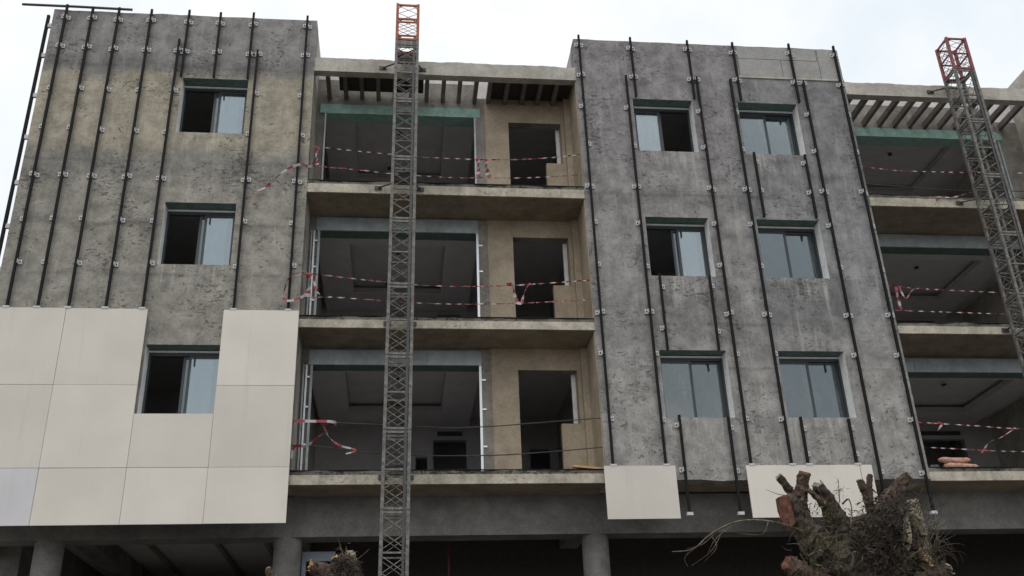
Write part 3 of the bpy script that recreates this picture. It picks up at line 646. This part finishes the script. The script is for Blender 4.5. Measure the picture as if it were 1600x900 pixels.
# ---------------------------------------------------------------- pollarded trees
def barkmat(name, a, b, moss):
    m = NT(name); n = m.noise(9, 8, .7, m.mapping((1,1,.45))); v = m.n.new('ShaderNodeTexVoronoi'); v.inputs['Scale'].default_value = 26
    m.lk(m.mapping((1,1,.4)), v.inputs['Vector'])
    col = m.mix(m.step(n, .32, .68), a, b); col = m.mix(m.step(m.noise(5, 6, .7, m.mapping(loc=(3,3,3))), .52, .66, 0., .75), col, moss)
    col = m.scalecol(col, m.step(v.outputs['Distance'], .0, .5, .45, 1.25))
    return m.done(col, .95, m.math('ADD', n, v.outputs['Distance']), 1., .03, spec=.15)
Mt['bark'] = barkmat('mossy_bark', (.04,.032,.026), (.10,.08,.062), (.085,.08,.042))
Mt['barkred'] = barkmat('reddish_bark', (.05,.034,.028), (.115,.08,.062), (.10,.085,.06))
Mt['barkpale'] = barkmat('lichen_bark', (.16,.13,.095), (.30,.26,.19), (.22,.19,.10))
Mt['cutred'] = barkmat('red_cut_wood', (.075,.038,.028), (.185,.085,.06), (.13,.085,.06))
Mt['cutpale'] = simple('pale_cut_wood', (.30,.27,.21), .9, var=.3, scale=14, bump=.4, c2=(.34,.29,.21))
Mt['twig'] = simple('dry_twigs', (.06,.05,.038), .9, var=.5, scale=9, c2=(.15,.125,.09))
Mt['vine'] = simple('dry_ivy', (.03,.025,.021), .9, var=.5, scale=12, c2=(.075,.062,.047))
TY = -9.0
def at(px, py, Y):          # point at depth Y on the line of sight of a photo pixel
    d = r2*((px-800)/1581.9) + u2*((450-py)/1581.9) + fw
    return Vector((0,-D,1.6)) + d*((Y+D)/d.y)
def wp(px, py, dy=0.): return at(px, py, TY+dy)
tree = empty('pollarded_tree', (4.75, TY, .1)); tag(tree, 'large pollarded tree with sawn reddish limb stubs and dry twigs before the facade', 'tree')
def limb(par, base, name, pts, rads, mat, cap, sd_, n=22, wob=.34):
    m = MB(); P = smooth_path(pts, 10); k = len(P)
    import bisect
    rr = []
    for i in range(k):
        t = i/(k-1)*(len(rads)-1); a = int(min(t, len(rads)-2)); rr.append(rads[a]+(rads[a+1]-rads[a])*(t-a))
    m.tube([p-base for p in P], rr, n, 0, True, 1, wob=wob, seed=sd_)
    # ragged sawn end
    e = len(m.v)-n
    ax = (P[-1]-P[-2]).normalized()
    for j in range(n):
        m.v[e+j] = tuple(Vector(m.v[e+j]) + ax*random.uniform(-.35,.45)*rr[-1])
    return m.build(name, [mat, cap], par)
tb = Vector((4.75, TY, .1))
bk, br_, bp_ = Mt['bark'], Mt['barkred'], Mt['barkpale']; cr_, cp_ = Mt['cutred'], Mt['cutpale']
limb(tree, tb, 'trunk', [Vector((4.75,TY,.1)), Vector((4.72,TY,1.4)), Vector((4.74,TY+.02,2.5)), wp(1368,925), wp(1372,872), wp(1378,835), wp(1382,800)], [.46,.40,.42,.52,.44,.30,.14], bk, cr_, 11, n=56, wob=.45)
LM = [
 ('limb', [(1355,915,-.15),(1310,880,-.2),(1275,850,-.2),(1250,812,-.22),(1228,780,-.25)], [.30,.22,.15,.105,.085], bk, cr_),
 ('limb', [(1268,840,0),(1252,800,.05),(1251,770,.02),(1257,741,0)], [.10,.075,.066,.06], br_, cr_),
 ('limb', [(1258,805,.06),(1246,782,.08),(1232,764,.05),(1216,744,.0)], [.055,.046,.04,.036], bk, cp_),
 ('limb', [(1340,890,.1),(1318,835,.12),(1300,798,.08),(1277,758,.0)], [.26,.16,.10,.065], bk, cp_),
 ('limb', [(1303,800,.0),(1285,785,-.05),(1263,765,-.05)], [.035,.03,.026], br_, cp_),
 ('limb', [(1375,850,.1),(1364,810,.1),(1354,775,.05),(1343,750,0)], [.06,.048,.042,.034], br_, cp_),
 ('limb', [(1360,795,.08),(1358,768,.06),(1359,743,.05)], [.04,.035,.03], br_, cr_),
 ('limb', [(1385,870,0),(1380,815,-.05),(1396,772,-.08),(1419,743,-.1)], [.22,.13,.085,.04], br_, cr_),
 ('limb', [(1415,925,-.1),(1432,880,-.15),(1440,850,-.22),(1433,815,-.24),(1426,783,-.25)], [.26,.16,.075,.062,.055], bp_, cp_),
 ('limb', [(1310,935,-.35),(1268,908,-.40),(1232,880,-.45)], [.16,.11,.085], br_, cr_),
 ('limb', [(1400,930,-.4),(1450,908,-.45),(1481,887,-.5)], [.14,.10,.07], bk, cp_),
 ('limb', [(1395,900,-.3),(1415,860,-.35),(1398,822,-.3)], [.14,.11,.07], bk, cp_),
 ('limb', [(1340,905,-.45),(1322,868,-.5),(1335,838,-.45)], [.16,.12,.06], bk, cp_),
 ('limb', [(1462,895,-.3),(1443,872,-.3),(1436,856,-.3)], [.03,.026,.02], Mt['wood'], cp_)]
for i, (nm, pts, rads, mt, cp) in enumerate(LM):
    limb(tree, tb, nm, [wp(*p) for p in pts], rads, mt, cp, 3.3*i+1)
# long split faces: red heartwood on the big stub, peeled pale strip
def slab_face(pts, th, mat, name):
    m = MB(); k = len(pts); c = sum((wp(*p) for p in pts), Vector())/k
    f = [wp(*p)-tb for p in pts]; b = [v+Vector((0,th,0)) for v in f]
    m.v = [tuple(v) for v in f+b]; m.f = [tuple(reversed(range(k))), tuple(range(k,2*k))] + [(i,(i+1)%k,k+(i+1)%k,k+i) for i in range(k)]; m.m = [0]*len(m.f)
    return m.build(name, mat, tree)
slab_face([(1216,777,-.33),(1226,773,-.33),(1233,776,-.35),(1240,800,-.37),(1243,815,-.36),(1236,826,-.33),(1228,818,-.31),(1219,796,-.30)], .08, cr_, 'split_wood')
slab_face([(1412,812,-.52),(1417,806,-.52),(1421,812,-.53),(1425,835,-.54),(1424,852,-.54),(1419,861,-.53),(1414,850,-.52),(1411,830,-.52)], .07, cp_, 'peeled_wood')
# twigs and dry ivy
tw = MB()
def twig(pts, r0, r1, n=4, dest=tw, per=4):
    P = smooth_path(pts, per); k = len(P); dest.tube([p-tb for p in P], [r0+(r1-r0)*i/(k-1) for i in range(k)], n)
twig([wp(1260,832,-.3), wp(1205,815,-.35), wp(1152,815,-.4), wp(1110,835,-.42), wp(1083,858,-.43), wp(1050,862,-.44)], .014, .004)
for (a, b, c) in (((1150,816),(1118,842),(1105,868)), ((1118,832),(1098,850),(1072,858)), ((1130,826),(1112,860),(1080,884)), ((1200,815),(1190,835),(1150,832)), ((1110,836),(1120,855),(1100,878)), ((1095,850),(1070,870),(1075,885)), ((1235,775),(1215,772),(1197,765)), ((1215,818),(1222,808),(1240,806))):
    twig([wp(*a,-.4), wp(*b,-.42), wp(*c,-.4)], .006, .002, 3)
twig([wp(1316,788,-.1), wp(1326,780,-.15), wp(1331,800,-.25), wp(1327,835,-.4), wp(1318,858,-.45)], .010, .006)
twig([wp(1390,765,-.2), wp(1372,790,-.35), wp(1358,815,-.4), wp(1342,848,-.45)], .012, .007)
twig([wp(1405,800,-.3), wp(1385,825,-.4), wp(1365,850,-.45)], .009, .005)
twig([wp(1312,785,0), wp(1311,770,0), wp(1310,752,0)], .008, .003)
for i in range(26):
    x = 1310+random.gauss(0,6); y = 765+random.gauss(0,6); a = random.uniform(0,6.28); l = random.uniform(4,10)
    twig([wp(x,y,0), wp(x+l*math.cos(a)*.5,y+l*math.sin(a)*.5,.02), wp(x+l*math.cos(a),y+l*math.sin(a),.0)], .0025, .001, 3, per=2)
for i in range(300):
    # shoots from the head and shoulders of the bole
    cx = random.choice((1270,1310,1350,1390,1400,1410,1430,1440,1450,1330)); x = random.gauss(cx, 18); y = random.uniform(790,900) if cx > 1340 else random.uniform(835,905)
    a = random.uniform(-3.0, .0) if random.random() < .7 else random.uniform(0,6.28); l = abs(random.gauss(14, 10))+5
    d0 = random.uniform(-.6,-.1); c = random.uniform(-.9,.9)
    p1 = wp(x, y, d0); p2 = wp(x+l*.5*math.cos(a), y+l*.5*math.sin(a), d0-.05); p3 = wp(x+l*math.cos(a+c), y+l*math.sin(a+c), d0-.08)
    twig([p1,p2,p3], random.uniform(.003,.007), .0015, 3, per=3)
for i in range(34):   # wiry tuft on the right shoulder
    x, y = random.gauss(1452,10), random.gauss(862,12); a = random.uniform(-2.2,.5); l = random.uniform(18,52); c = random.uniform(-.2,1.1)
    twig([wp(x,y,-.5), wp(x+l*.5*math.cos(a),y+l*.5*math.sin(a),-.55), wp(x+l*math.cos(a+c*.6),y+l*math.sin(a+c*.6),-.55), wp(x+l*1.2*math.cos(a+c),y+l*1.2*math.sin(a+c),-.5)], .004, .0015, 3, per=4)
tag(tw.build('twigs', Mt['twig'], tree), kind='stuff')
def scraps(n, gen, mat, par, base, name, s0=.02, s1=.06):
    m = MB()
    for i in range(n):
        p = gen()-base; d = Vector((random.gauss(0,1),random.gauss(0,1),random.gauss(0,1)+.3)).normalized(); e = d.cross(Vector((random.gauss(0,1),random.gauss(0,1),random.gauss(0,1)))).normalized()
        l = random.uniform(s0,s1)*random.choice((1,1,1.8)); wd = l*random.uniform(.05,.16); b = d.cross(e)*wd*.3
        m.quad(tuple(p-e*wd), tuple(p+d*l*.5+b-e*wd*.6), tuple(p+d*l), tuple(p+d*l*.5+b+e*wd), 0)
    return tag(m.build(name, mat, par), kind='stuff')
def gen_tree():
    while True:
        r_ = random.random()
        if r_ < .55: x, y = random.gauss(1365,52), random.gauss(878,26)
        elif r_ < .85: x, y = random.gauss(1392,22), random.gauss(818,28)
        else: x, y = random.gauss(1310,22), random.gauss(845,16)
        if y < 768 or x > 1478 or x < 1255 or (x < 1300 and y < 825) or (x < 1350 and y > 860+(x-1290)*.6+30): continue
        e = ((x-1370)/95.)**2
        return wp(x, y, -.20-.50*max(0,1-e)*random.random()**.35)
scraps(6500, gen_tree, Mt['vine'], tree, tb, 'dry_ivy')
Mt['moss'] = simple('yellow_green_moss', (.09,.085,.04), .95, var=.4, scale=14, c2=(.14,.13,.07))
def gen_moss():
    c = random.choice(((1312,860,20,12),(1330,885,26,10),(1290,800,14,10),(1370,800,16,14),(1300,848,18,8)))
    return wp(random.gauss(c[0],c[2]), random.gauss(c[1],c[3]), random.uniform(-.72,-.2) if c[1] > 830 else random.uniform(-.2,-.05))
scraps(1100, gen_moss, Mt['moss'], tree, tb, 'moss_tufts', .015, .045)

# the smaller cut tree beside the mast
wq = wp
t2 = empty('small_cut_tree', (-.5,TY,.1)); tag(t2, 'small cut tree with a bushy dry tuft near the central mast', 'tree')
b2 = Vector((-.5,TY,.1))
limb(t2, b2, 'trunk', [Vector((-.5,TY,.1)), Vector((-.52,TY,1.5)), Vector((-.5,TY,2.8)), wq(535,912), wq(538,880)], [.22,.19,.20,.22,.10], bk, cp_, 4, n=24)
limb(t2, b2, 'limb', [wq(540,915,-.05), wq(512,897,-.1), wq(485,884,-.15)], [.11,.085,.06], br_, Mt['wood'], 7)
limb(t2, b2, 'limb', [wq(536,900,-.1), wq(528,882,-.12), wq(523,871,-.14)], [.06,.05,.035], br_, Mt['wood'], 9)
limb(t2, b2, 'limb', [wq(540,895,.0), wq(546,875,-.05), wq(548,863,-.1)], [.07,.06,.04], bp_, cp_, 5)
limb(t2, b2, 'limb', [wq(540,935,.0), wq(440,915,-.05), wq(419,888,-.1)], [.09,.045,.03], br_, cp_, 6)
tw = MB(); tb_keep = tb; tb = b2
for pts in (((537,870),(532,852),(527,838)), ((553,878),(566,868),(577,858)), ((545,890),(558,895),(567,890)), ((540,868),(541,858),(541,853))):
    twig([wq(*p,-.1) for p in pts], .006, .002, 3, tw)
for i in range(140):
    x, y = random.gauss(540,7), random.gauss(888,10); a = random.uniform(-3.4,.3); l = random.uniform(5,16)
    twig([wq(x,y,-.2), wq(x+l*.5*math.cos(a),y+l*.5*math.sin(a),-.25), wq(x+l*math.cos(a+.4),y+l*math.sin(a+.4),-.22)], .004, .0015, 3, tw, 2)
tag(tw.build('twigs', Mt['twig'], t2), kind='stuff'); tb = tb_keep
scraps(900, lambda: wq(random.gauss(540,8), min(915,random.gauss(892,12)), random.uniform(-.3,-.1)), Mt['vine'], t2, b2, 'dry_ivy')
